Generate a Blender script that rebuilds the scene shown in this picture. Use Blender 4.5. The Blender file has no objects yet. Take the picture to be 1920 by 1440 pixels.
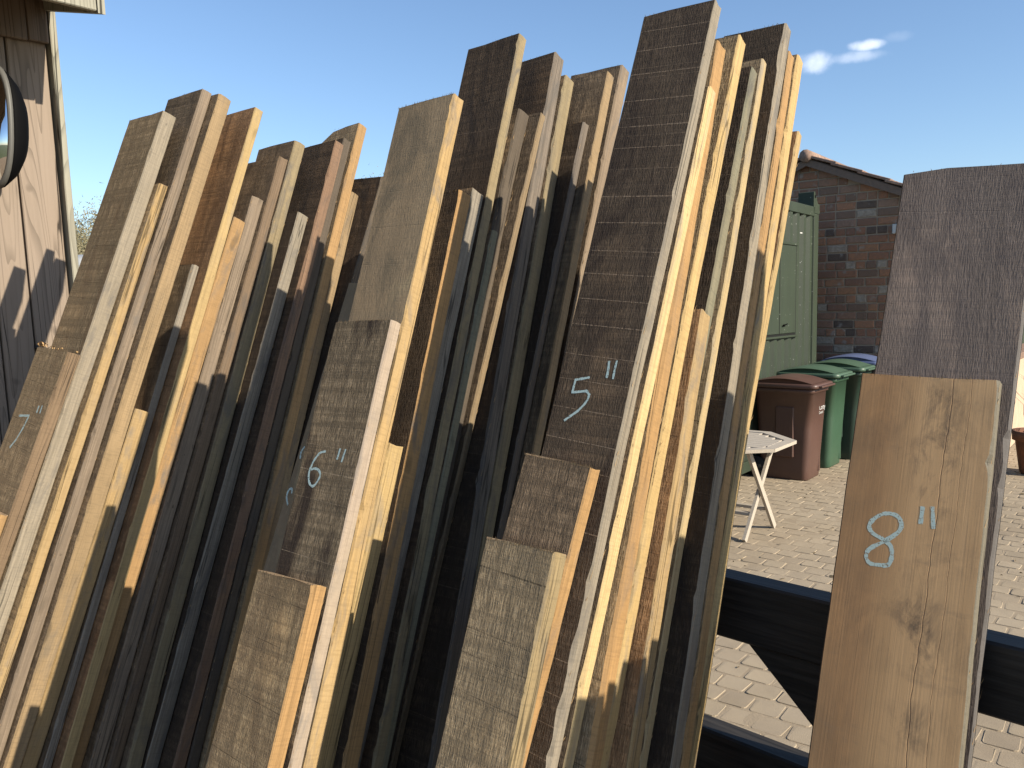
import bpy, bmesh, math, random
from mathutils import Vector, Matrix, noise as mnoise

random.seed(7)
SC = bpy.context.scene
COL = SC.collection
rad = math.radians

# ------------------------------------------------------------------ camera
CAM_H = 1.7
PITCH, ROLL = rad(5.3), rad(1.0)
fw = Vector((0, math.cos(PITCH), -math.sin(PITCH)))
rt = Vector((1, 0, 0)); up = rt.cross(fw)
rt2 = rt * math.cos(ROLL) - up * math.sin(ROLL)
up2 = up * math.cos(ROLL) + rt * math.sin(ROLL)
cd = bpy.data.cameras.new('camera'); cam = bpy.data.objects.new('camera', cd); COL.objects.link(cam)
cam.matrix_world = Matrix(((rt2.x, up2.x, -fw.x, 0), (rt2.y, up2.y, -fw.y, 0), (rt2.z, up2.z, -fw.z, CAM_H), (0, 0, 0, 1)))
cd.sensor_width = 36; cd.lens = 36 * 1553 / 1920; cd.clip_start = .02; cd.clip_end = 2000
SC.camera = cam

# ------------------------------------------------------------------ yard frame: X along the gate, Y away from the camera side, Z up
YAW = rad(-38)
U = Vector((math.cos(YAW), math.sin(YAW), 0)); A = Vector((-math.sin(YAW), math.cos(YAW), 0)); Z = Vector((0, 0, 1))
LEAN = rad(21.5)
V = Z * math.cos(LEAN) + A * math.sin(LEAN)          # along a leaning plank, upwards
NN = -A * math.cos(LEAN) + Z * math.sin(LEAN)        # out of the plank faces, to the viewer
YM = Matrix.Rotation(YAW, 4, 'Z')

# ------------------------------------------------------------------ sun and sky
sdir = (U * 1.0 + V * .56 + NN * .115).normalized()
sl = bpy.data.lights.new('sun', 'SUN'); sun = bpy.data.objects.new('sun', sl); COL.objects.link(sun)
sl.energy = 5.0; sl.angle = rad(.53); sl.color = (1, .90, .74)
sun.rotation_euler = sdir.to_track_quat('Z', 'Y').to_euler()
sun.location = (6, -4, 8)
world = bpy.data.worlds.new('World'); SC.world = world; world.use_nodes = True
wt = world.node_tree; wt.nodes.clear()
def wn(t, **k):
    n = wt.nodes.new(t)
    for a, b in k.items(): setattr(n, a, b)
    return n
sky = wn('ShaderNodeTexSky', sky_type='NISHITA', sun_disc=False, sun_elevation=math.asin(sdir.z),
         sun_rotation=math.atan2(sdir.x, sdir.y), altitude=50, air_density=1.0, dust_density=.6, ozone_density=3.6)
bg = wn('ShaderNodeBackground'); bg.inputs[1].default_value = .104
wt.links.new(sky.outputs[0], bg.inputs[0])
# two small fair-weather clouds and thin wisps in the sky
tc = wn('ShaderNodeTexCoord')
def wmath(op, a, b=None):
    n = wn('ShaderNodeMath', operation=op)
    for i, x in enumerate((a, b)):
        if x is None: continue
        if isinstance(x, (int, float)): n.inputs[i].default_value = x
        else: wt.links.new(x, n.inputs[i])
    return n.outputs[0]
def wdot(v):
    n = wn('ShaderNodeVectorMath', operation='DOT_PRODUCT'); wt.links.new(tc.outputs['Generated'], n.inputs[0]); n.inputs[1].default_value = v
    return n.outputs['Value']
nz = wn('ShaderNodeTexNoise'); nz.inputs['Scale'].default_value = 55; nz.inputs['Detail'].default_value = 6; nz.inputs['Roughness'].default_value = .55
wt.links.new(tc.outputs['Generated'], nz.inputs['Vector'])
mask = None
for (cx, cy, cz, hw, hh, amt) in ((.3285, .9095, .2533, .019, .0095, .58), (.3754, .8882, .2648, .0155, .0050, .66), (.3625, .896, .2544, .030, .0055, .35),
                                 (.4015, .8755, .2689, .014, .005, .08)):
    d = Vector((cx, cy, cz)).normalized(); r = d.cross(Z).normalized(); t = r.cross(d)
    xx = wmath('DIVIDE', wdot(r), hw); yy = wmath('DIVIDE', wdot(t), hh)
    rr = wmath('ADD', wmath('MULTIPLY', xx, xx), wmath('MULTIPLY', yy, yy))
    rr = wmath('ADD', rr, wmath('MULTIPLY', wmath('SUBTRACT', nz.outputs[0], .5), 2.6))
    m = wn('ShaderNodeMapRange', interpolation_type='SMOOTHERSTEP'); wt.links.new(rr, m.inputs[0])
    m.inputs[1].default_value = 2.0; m.inputs[2].default_value = -.9; m.inputs[3].default_value = 0; m.inputs[4].default_value = amt
    f = wmath('MULTIPLY', m.outputs[0], wmath('GREATER_THAN', wdot(d), .9))
    mask = f if mask is None else wmath('MAXIMUM', mask, f)
bg2 = wn('ShaderNodeBackground'); bg2.inputs[0].default_value = (.80, .83, .90, 1); bg2.inputs[1].default_value = 1.0
mx = wn('ShaderNodeMixShader'); wt.links.new(mask, mx.inputs[0]); wt.links.new(bg.outputs[0], mx.inputs[1]); wt.links.new(bg2.outputs[0], mx.inputs[2])
wo = wn('ShaderNodeOutputWorld'); wt.links.new(mx.outputs[0], wo.inputs[0])
SC.view_settings.view_transform = 'Standard'; SC.view_settings.look = 'None'
SC.view_settings.exposure = 0.86; SC.view_settings.gamma = 1; SC.view_settings.use_curve_mapping = False
SC.render.engine = 'CYCLES'

# ------------------------------------------------------------------ material helpers
ALB = .64      # overall reflectance
class G:
    def __init__(s, name):
        s.m = bpy.data.materials.new(name); s.m.use_nodes = True; s.t = s.m.node_tree; s.t.nodes.clear()
        s.b = s.t.nodes.new('ShaderNodeBsdfPrincipled'); s.o = s.t.nodes.new('ShaderNodeOutputMaterial')
        s.t.links.new(s.b.outputs[0], s.o.inputs[0])
        s._c = None
    def n(s, t, **k):
        n = s.t.nodes.new(t)
        for a, b in k.items(): setattr(n, a, b)
        return n
    def put(s, sock, x):
        if isinstance(x, bpy.types.NodeSocket): s.t.links.new(x, sock)
        elif isinstance(x, (tuple, list)) and len(x) == 3 and sock.type == 'RGBA': sock.default_value = (*x, 1)
        else: sock.default_value = x
    def co(s, rnd=True):
        if s._c: return s._c
        tc = s.n('ShaderNodeTexCoord'); v = tc.outputs['Object']
        if rnd:
            oi = s.n('ShaderNodeObjectInfo'); s.rand = oi.outputs['Random']
            sc = s.n('ShaderNodeVectorMath', operation='SCALE'); sc.inputs[0].default_value = (13.7, 31.1, 57.3)
            s.t.links.new(oi.outputs['Random'], sc.inputs['Scale'])
            ad = s.n('ShaderNodeVectorMath', operation='ADD'); s.t.links.new(v, ad.inputs[0]); s.t.links.new(sc.outputs[0], ad.inputs[1]); v = ad.outputs[0]
        s._c = v
        return v
    def noise(s, scale, detail=2, rough=.5, vec=None, dist=0):
        v = vec or s.co()
        if isinstance(scale, tuple):
            mp = s.n('ShaderNodeVectorMath', operation='MULTIPLY'); s.t.links.new(v, mp.inputs[0]); mp.inputs[1].default_value = scale; v = mp.outputs[0]; sc = 1
        else: sc = scale
        n = s.n('ShaderNodeTexNoise'); s.t.links.new(v, n.inputs['Vector'])
        n.inputs['Scale'].default_value = sc; n.inputs['Detail'].default_value = detail; n.inputs['Roughness'].default_value = rough; n.inputs['Distortion'].default_value = dist
        return n.outputs[0]
    def math(s, op, a, b=0.0, clamp=False):
        n = s.n('ShaderNodeMath', operation=op); n.use_clamp = clamp; s.put(n.inputs[0], a); s.put(n.inputs[1], b); return n.outputs[0]
    def rng(s, v, a, b, c=0., d=1.):
        n = s.n('ShaderNodeMapRange'); s.put(n.inputs[0], v)
        for i, x in enumerate((a, b, c, d)): n.inputs[i + 1].default_value = x
        return n.outputs[0]
    def mix(s, f, a, b, mode='MIX'):
        n = s.n('ShaderNodeMix', data_type='RGBA', blend_type=mode); s.put(n.inputs[0], f); s.put(n.inputs[6], a); s.put(n.inputs[7], b); return n.outputs[2]
    def band(s, v, c, w):      # 1 where v is within w of c
        return s.rng(s.math('ABSOLUTE', s.math('SUBTRACT', v, c)), w, w * .3)
    def ramp(s, v, stops, interp='LINEAR'):
        n = s.n('ShaderNodeValToRGB'); n.color_ramp.interpolation = interp; e = n.color_ramp.elements
        while len(e) < len(stops): e.new(.5)
        for i, (p, c) in enumerate(stops): e[i].position = p; e[i].color = (*c, 1)
        s.t.links.new(v, n.inputs[0]); return n.outputs[0]
    def bump(s, h, strength=.5, dist=.002, prev=None):
        n = s.n('ShaderNodeBump'); n.inputs['Strength'].default_value = strength; n.inputs['Distance'].default_value = dist
        s.t.links.new(h, n.inputs['Height'])
        if prev: s.t.links.new(prev, n.inputs['Normal'])
        return n.outputs[0]
    def fin(s, col, rough=.8, normal=None, metal=0., spec=.3):
        if metal < .5:
            kk = s.n('ShaderNodeMix', data_type='RGBA', blend_type='MULTIPLY'); kk.inputs[0].default_value = 1; s.put(kk.inputs[6], col); kk.inputs[7].default_value = (ALB, ALB, ALB, 1); col = kk.outputs[2]
        s.put(s.b.inputs['Base Color'], col); s.put(s.b.inputs['Roughness'], rough); s.put(s.b.inputs['Metallic'], metal)
        s.b.inputs['Specular IOR Level'].default_value = spec
        if normal: s.t.links.new(normal, s.b.inputs['Normal'])
        return s.m

def mul(c, k): return tuple(min(x * k, 1) for x in c)
def sawn(name, base, line=.6, light=2.2, stain=None, weave=1.0, stainamt=.7, bs=.9, reg=False):
    """rough-sawn plank face: fibres along z, saw kerfs across, stains"""
    g = G(name); g.co()
    fib = g.noise((560, 560, 60), 2, .6); crs = g.noise((55, 55, 420), 2, .6)
    w = g.rng(g.math('MULTIPLY', fib, g.rng(crs, 0, 1, .75, 1.)), .34, .54)
    speck = g.rng(g.noise((700, 700, 75), 1, .5), .60, .70)
    medium = g.noise((60, 60, 1.8), 4, .65)
    big = g.noise((11, 11, 3.4), 5, .65, dist=1.2)
    drift = g.noise((5, 5, 1.6), 4, .6, dist=.6)
    cross = g.noise((1.2, 1.2, 75), 3, .65)
    sepz = g.n('ShaderNodeSeparateXYZ'); g.t.links.new(g.co(), sepz.inputs[0])
    zl = g.math('ADD', sepz.outputs[2], g.math('MULTIPLY', sepz.outputs[0], .06))
    cz = g.n('ShaderNodeCombineXYZ'); g.t.links.new(zl, cz.inputs[2])
    wz = g.math('ADD', g.math('DIVIDE', zl, .046 if reg else .047), g.math('MULTIPLY', g.noise((0, 0, 9.), 2, .5, vec=cz.outputs[0]), .9 if reg else 3.4))
    fl_ = g.n('ShaderNodeMath', operation='FLOOR'); g.t.links.new(wz, fl_.inputs[0])
    wn_ = g.n('ShaderNodeTexWhiteNoise', noise_dimensions='1D'); g.t.links.new(fl_.outputs[0], wn_.inputs['W'])
    kerf = g.math('MULTIPLY', g.band(g.math('FRACT', wz), .5, .026), g.rng(wn_.outputs['Value'], *((.02, .3) if reg else (.25, .95))))
    kerf2 = g.math('MULTIPLY', g.band(g.math('FRACT', g.math('MULTIPLY', wz, 2.7)), .5, .05), g.rng(wn_.outputs['Value'], .75, 1., 0, .6))
    brk = g.math('MULTIPLY', g.rng(g.noise((260, 260, 60), 2), .32, .54), g.rng(g.noise((26, 26, 9), 3, .6), .34, .52, .55 if reg else .15, 1.))
    saw2 = g.noise((4, 4, 210), 2, .6)
    kl = g.math('MULTIPLY', g.math('MAXIMUM', kerf, kerf2), brk)
    col = g.mix(g.math('MULTIPLY', w, weave), mul(base, .5), mul(base, light))
    col = g.mix(g.math('MULTIPLY', speck, .55 * weave), col, mul(base, light * 1.35))
    col = g.mix(g.rng(medium, .42, .66, 0, .75), col, mul(base, .42))
    col = g.mix(g.rng(drift, .50, .66, 0, .65), col, g.mix(.6, mul(base, .5), col))
    col = g.mix(g.rng(drift, .48, .34, 0, .6), col, mul((base[0] * 1.08, base[1], base[2] * .88), 1.75))
    col = g.mix(g.rng(cross, .45, .60, 0, .65), col, mul(base, .55))
    col = g.mix(g.rng(saw2, .48, .64, 0, .3 * weave), col, mul(base, .5))
    tone = g.n('ShaderNodeMix', data_type='RGBA', blend_type='MULTIPLY'); tone.inputs[0].default_value = 1
    g.t.links.new(col, tone.inputs[6]); g.t.links.new(g.ramp(g.math('FRACT', g.math('MULTIPLY', g.rand, 17.3)), [(0, (.74, .72, .70)), (.5, (1.05, .98, .92)), (1, (1.32, 1.25, 1.12))]), tone.inputs[7]); col = tone.outputs[2]
    col = g.mix(g.rng(wn_.outputs['Value'], 0, 1, 0, .34), col, mul(base, .5))
    if stain: col = g.mix(g.math('MULTIPLY', g.rng(big, .48, .62), stainamt), col, stain)
    col = g.mix(g.rng(g.noise((3, 3, 1.1), 2), .3, .7, 0, .35), col, g.mix(.5, col, mul(base, 1.7)))
    col = g.mix(g.math('MULTIPLY', kl, abs(line)), col, mul(base, 3.2) if line > 0 else mul(base, .22))
    h = g.math('ADD', g.math('MULTIPLY', w, .8), g.math('ADD', g.math('MULTIPLY', kl, .5 if line > 0 else -.9), g.math('ADD', g.math('MULTIPLY', cross, .7), g.math('MULTIPLY', saw2, -.5))))
    return g.fin(col, .85, g.bump(h, bs, .0016), spec=.2)

def edge(name, base, dark=.62, spots=.5, rough=.75, tint=None, streak=1.0):
    """sawn plank edge: streaks along z, colour drifting along the board, specks"""
    g = G(name); g.co()
    st = g.noise((260, 260, 5), 3, .6); fine = g.noise((700, 700, 30), 2, .6)
    drift = g.noise((14, 14, 2.0), 4, .6, dist=.5); saw = g.noise((60, 60, 300), 2, .5)
    col = g.mix(g.math('MULTIPLY', g.rng(st, .35, .66), .9 * streak), base, mul(base, dark))
    col = g.mix(g.rng(drift, .44, .66, 0, .75), col, tint or mul(base, .72))
    col = g.mix(g.rng(fine, .3, .7, .0, .28), col, mul(base, 1.25))
    tone = g.n('ShaderNodeMix', data_type='RGBA', blend_type='MULTIPLY'); tone.inputs[0].default_value = 1
    g.t.links.new(col, tone.inputs[6]); g.t.links.new(g.ramp(g.math('FRACT', g.math('MULTIPLY', g.rand, 29.7)), [(0, (.80, .80, .82)), (.5, (1., .98, .95)), (1, (1.12, 1.06, .96))]), tone.inputs[7]); col = tone.outputs[2]
    fuzz = g.rng(g.noise((24, 24, 240), 2, .6), .5, .64)
    col = g.mix(g.math('MULTIPLY', fuzz, .3), col, mul(base, .55))
    dirt = g.math('MULTIPLY', g.rng(g.noise((30, 30, 9), 4, .65, dist=.6), .50, .66), g.rng(g.noise((4, 4, 1.7), 1), .38, .6))
    lum = (base[0] + base[1] + base[2]) / 3
    col = g.mix(g.math('MULTIPLY', dirt, .85), col, tuple(lum * .42 * q + .13 * c for q, c in zip((1.05, .95, .85), base)))
    sp = g.rng(g.noise((85, 85, 38), 3, .7), .66, .74)
    col = g.mix(g.math('MULTIPLY', sp, spots), col, mul(base, .25))
    kn = g.rng(g.noise((22, 22, 9), 1, .3), .74, .80)
    col = g.mix(g.math('MULTIPLY', kn, .55), col, mul(base, .3))
    ck = g.math('MULTIPLY', g.band(g.noise((70, 70, 1.6), 1, .4), .5, .02), g.rng(g.noise((5, 5, 2.5), 1), .52, .6))
    col = g.mix(g.math('MULTIPLY', ck, .8), col, mul(base, .18))
    h = g.math('ADD', g.math('MULTIPLY', st, .6), g.math('ADD', g.math('MULTIPLY', saw, .5), g.math('MULTIPLY', ck, -1.2)))
    return g.fin(col, rough, g.bump(h, .55, .0012), spec=.25)

FACE = {
 'brown': sawn('sawn brown oak', (.50, .375, .225), -.65, 1.6, stain=(.20, .135, .08), stainamt=.6),
 'brownwet': sawn('sawn wet brown oak', (.47, .285, .15), -.6, 1.5, stain=(.13, .065, .032)),
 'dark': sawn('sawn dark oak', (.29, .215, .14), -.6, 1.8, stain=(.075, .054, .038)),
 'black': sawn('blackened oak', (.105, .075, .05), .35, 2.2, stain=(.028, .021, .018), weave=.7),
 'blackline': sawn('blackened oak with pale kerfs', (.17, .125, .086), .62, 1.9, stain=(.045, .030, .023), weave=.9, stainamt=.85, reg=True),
 'blotch': sawn('brown oak with wet blotches', (.26, .205, .14), .45, 1.7, stain=(.026, .015, .014), stainamt=.95),
 'olive': sawn('olive brown oak', (.44, .345, .22), -.7, 1.65, stain=(.16, .125, .085)),
 'tanface': sawn('smooth tan oak', (.64, .475, .30), -.06, 1.12, stain=(.20, .155, .10), weave=.35, bs=.3),
 'purple': sawn('weathered slate grey oak', (.38, .32, .285), -.05, 1.25, stain=(.14, .113, .102), weave=.4, bs=.4, stainamt=.85),
}
EDGE = {
 'pale': edge('pale sapwood edge', (.72, .55, .29)), 'yellow': edge('yellow oak edge', (.63, .45, .205)),
 'golden': edge('golden oak edge', (.55, .375, .17), tint=(.50, .37, .20)), 'orange': edge('orange oak edge', (.48, .30, .135)),
 'tan': edge('tan oak edge', (.36, .265, .155)), 'brown': edge('brown oak edge', (.265, .185, .115)),
 'redbrown': edge('red brown oak edge', (.27, .17, .11)), 'grey': edge('silver grey oak edge', (.35, .31, .25), tint=(.25, .22, .17), dark=.5),
 'darkgrey': edge('dark grey oak edge', (.15, .118, .085)), 'green': edge('green grey oak edge', (.27, .26, .18), tint=(.34, .28, .17)),
 'olive': edge('olive oak edge', (.36, .285, .165), tint=(.26, .215, .13)), 'bark': edge('bark grey edge', (.28, .23, .18), dark=.35, spots=.8, tint=(.17, .135, .105)),
 'bluegrey': edge('blue grey oak edge', (.25, .23, .215), tint=(.17, .155, .145)), 'ash': edge('ash grey oak edge', (.30, .27, .205), tint=(.24, .215, .16)), 'pinkpale': edge('pinkish pale oak edge', (.56, .45, .345), tint=(.50, .40, .28), spots=.2),
 'mottled': edge('mottled brown edge', (.37, .285, .20), dark=.4, spots=.9, tint=(.19, .145, .105)),
}
LEFT = edge('shade-darkened left edge', (.13, .095, .065))  # left sides coloured dark to cut bounce and deepen shade between stacks
g = G('end grain'); g.co(); r = g.noise((160, 160, 160), 3)
END = g.fin(g.mix(g.rng(r, .3, .7), (.44, .31, .19), (.22, .15, .09)), .9, g.bump(r, .5, .002))
g = G('dark end grain'); g.co(); r = g.noise((160, 160, 160), 3)
ENDD = g.fin(g.mix(g.rng(r, .3, .7), (.16, .12, .085), (.06, .045, .035)), .9, g.bump(r, .5, .002))
g = G('splinter'); g.co(); SPL = g.fin(g.mix(g.noise(200.), (.62, .42, .2), (.5, .3, .14)), .85)

# tan face of the widest board: long cracks, smoky blotches
def boardface():
    g = G('stained tan board'); g.co(False)
    sep = g.n('ShaderNodeSeparateXYZ'); g.t.links.new(g.co(), sep.inputs[0]); X, ZZ = sep.outputs[0], sep.outputs[2]
    fib = g.noise((380, 380, 6), 3, .6); big = g.noise((11, 11, 6), 5, .62, dist=.6); band = g.noise((22, 22, .7), 2, .5); crs = g.noise((7, 7, 300), 2)
    base = (1.0, .64, .325)
    col = g.mix(g.rng(fib, .35, .7, 0, .4), base, mul(base, .70))
    col = g.mix(g.rng(band, .4, .62, 0, .7), col, g.mix(.5, mul(base, .78), (.62, .37, .17)))
    left = g.rng(g.math('ADD', X, g.math('MULTIPLY', g.math('SUBTRACT', band, .5), .08)), -.095, -.155)
    col = g.mix(g.math('MULTIPLY', left, .62), col, g.mix(g.rng(big, .35, .65), (.50, .26, .11), (.22, .12, .06)))
    soft = g.noise((20, 20, 11), 6, .72, dist=.4)
    colm = g.math('MULTIPLY', g.rng(X, -.115, -.085), g.rng(X, -.03, -.06))
    bl = g.math('MULTIPLY', g.rng(soft, .45, .62), g.math('ADD', .34, g.math('MULTIPLY', colm, .8)))
    bl = g.math('MULTIPLY', bl, g.rng(g.noise((2., 2., 8.5), 2), .40, .54))
    col = g.mix(g.math('MULTIPLY', bl, .72, True), col, (.15, .115, .085))
    sm = g.math('MULTIPLY', g.rng(g.noise((10, 10, 30), 4, .7), .60, .74), .4)
    col = g.mix(sm, col, (.42, .29, .18))
    wob = g.math('MULTIPLY', g.math('SUBTRACT', g.noise((0, 0, 7.), 3), .5), .02)
    wob2 = g.math('MULTIPLY', g.math('SUBTRACT', g.noise((0, 0, 40.), 3), .5), .004)
    xw = g.math('ADD', g.math('ADD', X, wob), wob2)
    lean = g.math('MULTIPLY', g.math('SUBTRACT', ZZ, 1.85), .01)
    ck = None
    for c, w in ((-.062, .0010), (-.036, .0006)):
        b = g.band(g.math('SUBTRACT', xw, lean), c, w); ck = b if ck is None else g.math('MAXIMUM', ck, b)
    col = g.mix(g.math('MULTIPLY', ck, .75), col, (.13, .08, .05))
    h = g.math('ADD', g.math('MULTIPLY', fib, .5), g.math('ADD', g.math('MULTIPLY', ck, -2.), g.math('MULTIPLY', crs, .1)))
    return g.fin(col, .72, g.bump(h, .4, .0012), spec=.3)
FACE['board8'] = boardface()

# ------------------------------------------------------------------ object helpers
def link(o, parent=None):
    COL.objects.link(o)
    if parent is not None: o.parent = parent
    return o
def meshobj(name, verts, faces, mats, parent=None, mi=None, smooth=False, mtx=None):
    me = bpy.data.meshes.new(name); me.from_pydata(verts, [], faces); 
    for m in (mats if isinstance(mats, (list, tuple)) else [mats]): me.materials.append(m)
    if mi: me.polygons.foreach_set('material_index', mi)
    if smooth: me.polygons.foreach_set('use_smooth', [True] * len(me.polygons))
    me.update()
    o = bpy.data.objects.new(name, me)
    if mtx is not None: o.matrix_world = mtx
    return link(o, parent)
def bmobj(name, bm, mats, parent=None, smooth=False, mtx=None):
    bmesh.ops.recalc_face_normals(bm, faces=bm.faces)
    me = bpy.data.meshes.new(name); bm.to_mesh(me); bm.free()
    for m in (mats if isinstance(mats, (list, tuple)) else [mats]): me.materials.append(m)
    if smooth: me.polygons.foreach_set('use_smooth', [True] * len(me.polygons))
    o = bpy.data.objects.new(name, me)
    if mtx is not None: o.matrix_world = mtx
    return link(o, parent)
def tag(o, label, cat, group=None):
    o['label'] = label; o['category'] = cat
    if group: o['group'] = group
    return o
def empty(name, loc=(0, 0, 0), rz=YAW):
    o = bpy.data.objects.new(name, None); o.location = loc; o.rotation_euler = (0, 0, rz); o.empty_display_size = .1
    return link(o)
def yp(u, a, z=0): return U * u + A * a + Z * z
def box(bm, x0, x1, y0, y1, z0, z1, bev=0., mtx=None):
    r = bmesh.ops.create_cube(bm, size=1)['verts']
    for v in r:
        v.co = Vector(((x0 + x1) / 2 + v.co.x * (x1 - x0), (y0 + y1) / 2 + v.co.y * (y1 - y0), (z0 + z1) / 2 + v.co.z * (z1 - z0)))
    if bev > 0:
        es = list({e for v in r for e in v.link_edges})
        k = bmesh.ops.bevel(bm, geom=es, offset=bev, segments=1, affect='EDGES', profile=.5); r = k['verts'] if False else r
    if mtx is not None:
        vs = {v for v in bm.verts if v.tag is False}
    return r
def boxobj(name, x0, x1, y0, y1, z0, z1, m, parent=None, bev=.003, mtx=None, smooth=False):
    bm = bmesh.new(); box(bm, x0, x1, y0, y1, z0, z1, bev); return bmobj(name, bm, m, parent, smooth, mtx)
def tube(bm, p, q, r0, r1, seg=7):
    p, q = Vector(p), Vector(q); d = (q - p).normalized()
    a = d.cross(Vector((0, 0, 1)) if abs(d.z) < .9 else Vector((1, 0, 0))).normalized(); b = d.cross(a)
    A_ = []; B_ = []
    for i in range(seg):
        t = 2 * math.pi * i / seg; o = a * math.cos(t) + b * math.sin(t)
        A_.append(bm.verts.new(p + o * r0)); B_.append(bm.verts.new(q + o * r1))
    for i in range(seg): bm.faces.new((A_[i], A_[(i + 1) % seg], B_[(i + 1) % seg], B_[i]))
    bm.faces.new(A_[::-1]); bm.faces.new(B_)
def tubes(name, segs, m, parent=None, seg=7, smooth=True, mtx=None):
    bm = bmesh.new()
    for s in segs: tube(bm, *s, seg=seg)
    return bmobj(name, bm, m, parent, smooth, mtx)
def loft(name, rings, m, parent=None, smooth=True, cap=True, mtx=None):
    vs = [p for r in rings for p in r]; k = len(rings[0]); fs = []
    for i in range(len(rings) - 1):
        for j in range(k): fs.append((i * k + j, i * k + (j + 1) % k, (i + 1) * k + (j + 1) % k, (i + 1) * k + j))
    if cap: fs.append(tuple(range(k))[::-1]); fs.append(tuple((len(rings) - 1) * k + j for j in range(k)))
    return meshobj(name, vs, fs, m, parent, smooth=smooth, mtx=mtx)
def rrect(x0, x1, y0, y1, r, z, n=4):
    o = []
    for cx, cy, a0 in ((x1 - r, y1 - r, 0), (x0 + r, y1 - r, 90), (x0 + r, y0 + r, 180), (x1 - r, y0 + r, 270)):
        for i in range(n + 1):
            t = rad(a0 + 90 * i / n); o.append((cx + r * math.cos(t), cy + r * math.sin(t), z))
    return o

# ------------------------------------------------------------------ ground
g = G('sandy ground'); g.co(False); a_ = g.noise(3., 5); b_ = g.noise(160., 3)
SAND = g.fin(g.mix(g.rng(a_, .3, .7), (.36, .285, .195), (.46, .37, .26)), .95, g.bump(b_, .6, .004))
g = G('grass field'); g.co(False); a_ = g.noise(.6, 6, .7)
FIELD = g.fin(g.mix(g.rng(a_, .3, .7), (.075, .10, .03), (.13, .13, .055)), .95)
gr = meshobj('ground', [(-600, -300, -.03), (600, -300, -.03), (600, 900, -.03), (-600, 900, -.03)], [(0, 1, 2, 3)], FIELD); gr['kind'] = 'structure'
yard = meshobj('courtyard_paving', [(-9, 1.42, -.003), (8, 1.42, -.003), (8, 16, -.003), (-9, 16, -.003)], [(0, 1, 2, 3)], SAND, mtx=YM.copy()); yard['kind'] = 'structure'
g = G('warm bounce earth'); g.co(False); b_ = g.noise(60., 5, .7)
BOUNCE = g.fin(g.mix(b_, (.25, .165, .095), (.36, .25, .15)), .9, g.bump(b_, .8, .006))
ln_ = meshobj('bounce_ground', [(-9, -6, -.006), (8, -6, -.006), (8, 1.42, -.006), (-9, 1.42, -.006)], [(0, 1, 2, 3)], BOUNCE, mtx=YM.copy()); ln_['kind'] = 'structure'  # unseen ground, its brown chosen to bounce warm fill onto the planks
g = G('concrete sett'); g.co(); b_ = g.noise(220., 4, .7); c_ = g.noise(9., 4)
base = g.ramp(g.rand, [(0, (.38, .30, .205)), (.5, (.43, .345, .235)), (1, (.48, .385, .265))])
dust = g.n('ShaderNodeTexCoord'); geo = g.n('ShaderNodeNewGeometry')
dn = g.noise(1.1, 5, .6, vec=geo.outputs['Position'])
SETT = g.fin(g.mix(g.rng(dn, .42, .62, 0, .75), g.mix(g.rng(c_, .35, .7, 0, .4), base, (.31, .25, .185)), (.49, .40, .285)), .93, g.bump(b_, .6, .003))
PU, PA = .137, .137
def sett_mesh(seed):
    rnd = random.Random(seed); x, y = PU / 2 - .004, PA / 2 - .004; k = .016
    out = []
    for (sx, sy) in ((1, 1), (-1, 1), (-1, -1), (1, -1)):
        jx, jy = rnd.uniform(-.004, .002), rnd.uniform(-.004, .002)
        c = ((x + jx) * sx, (y + jy) * sy)
        p = [(c[0], c[1] - k * sy), (c[0] - k * .3 * sx, c[1] - k * .3 * sy), (c[0] - k * sx, c[1])]
        out += p if sx * sy > 0 else p[::-1]
    top = [(px * .962, py * .962, rnd.uniform(-.0015, .0015)) for px, py in out]; mid = [(px, py, -.0045) for px, py in out]; low = [(px, py, -.03) for px, py in out]
    n = len(out); vs = low + mid + top; fs = []
    for i in range(2):
        for j in range(n): fs.append((i * n + j, i * n + (j + 1) % n, (i + 1) * n + (j + 1) % n, (i + 1) * n + j))
    fs.append(tuple(2 * n + j for j in range(n)))
    return vs, fs
SM = []
for i in range(7):
    vs, fs = sett_mesh(i); me = bpy.data.meshes.new('paver'); me.from_pydata(vs, [], fs); me.materials.append(SETT); me.update(); SM.append((me, vs, fs))
def pix(p):
    q = p - Vector((0, 0, CAM_H)); zz = q.dot(fw)
    if zz < .1: return None
    return 960 + 1553 * q.dot(rt2) / zz, 720 - 1553 * q.dot(up2) / zz
cand = []; other = []
for i in range(-45, 40):
    for j in range(11, 86):
        u_ = (i + .5 * (j % 2)) * PU; a_ = j * PA; w_ = yp(u_, a_)
        k = pix(w_)
        vis = k and 1300 < k[0] < 1960 and 880 < k[1] < 1480
        if vis and 1560 < k[0] < 1790: vis = False
        (cand if vis else other).append((u_, a_, (k or (0, 0))[1]))
cand.sort(key=lambda t: -t[2])
rnd = random.Random(3)
for (u_, a_, _) in cand[:300]:
    o = bpy.data.objects.new('paver', rnd.choice(SM)[0]); link(o, yard)
    o.location = (u_ + rnd.uniform(-.002, .002), a_ + rnd.uniform(-.002, .002), rnd.uniform(-.003, .001)); o.rotation_euler = (rnd.uniform(-.012, .012), rnd.uniform(-.012, .012), rnd.uniform(-.06, .06))
vs, fs = [], []
for (u_, a_, _) in cand[300:] + other:
    me, mv, mf = rnd.choice(SM); b0 = len(vs); dz = rnd.uniform(-.003, .001); ry = rnd.uniform(-.03, .03); c_, s_ = math.cos(ry), math.sin(ry)
    vs += [(u_ + x * c_ - y * s_, a_ + x * s_ + y * c_, z + dz) for x, y, z in mv]; fs += [tuple(k + b0 for k in f) for f in mf]
o = meshobj('pavers', vs, fs, SETT, yard); o['kind'] = 'stuff'

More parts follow.
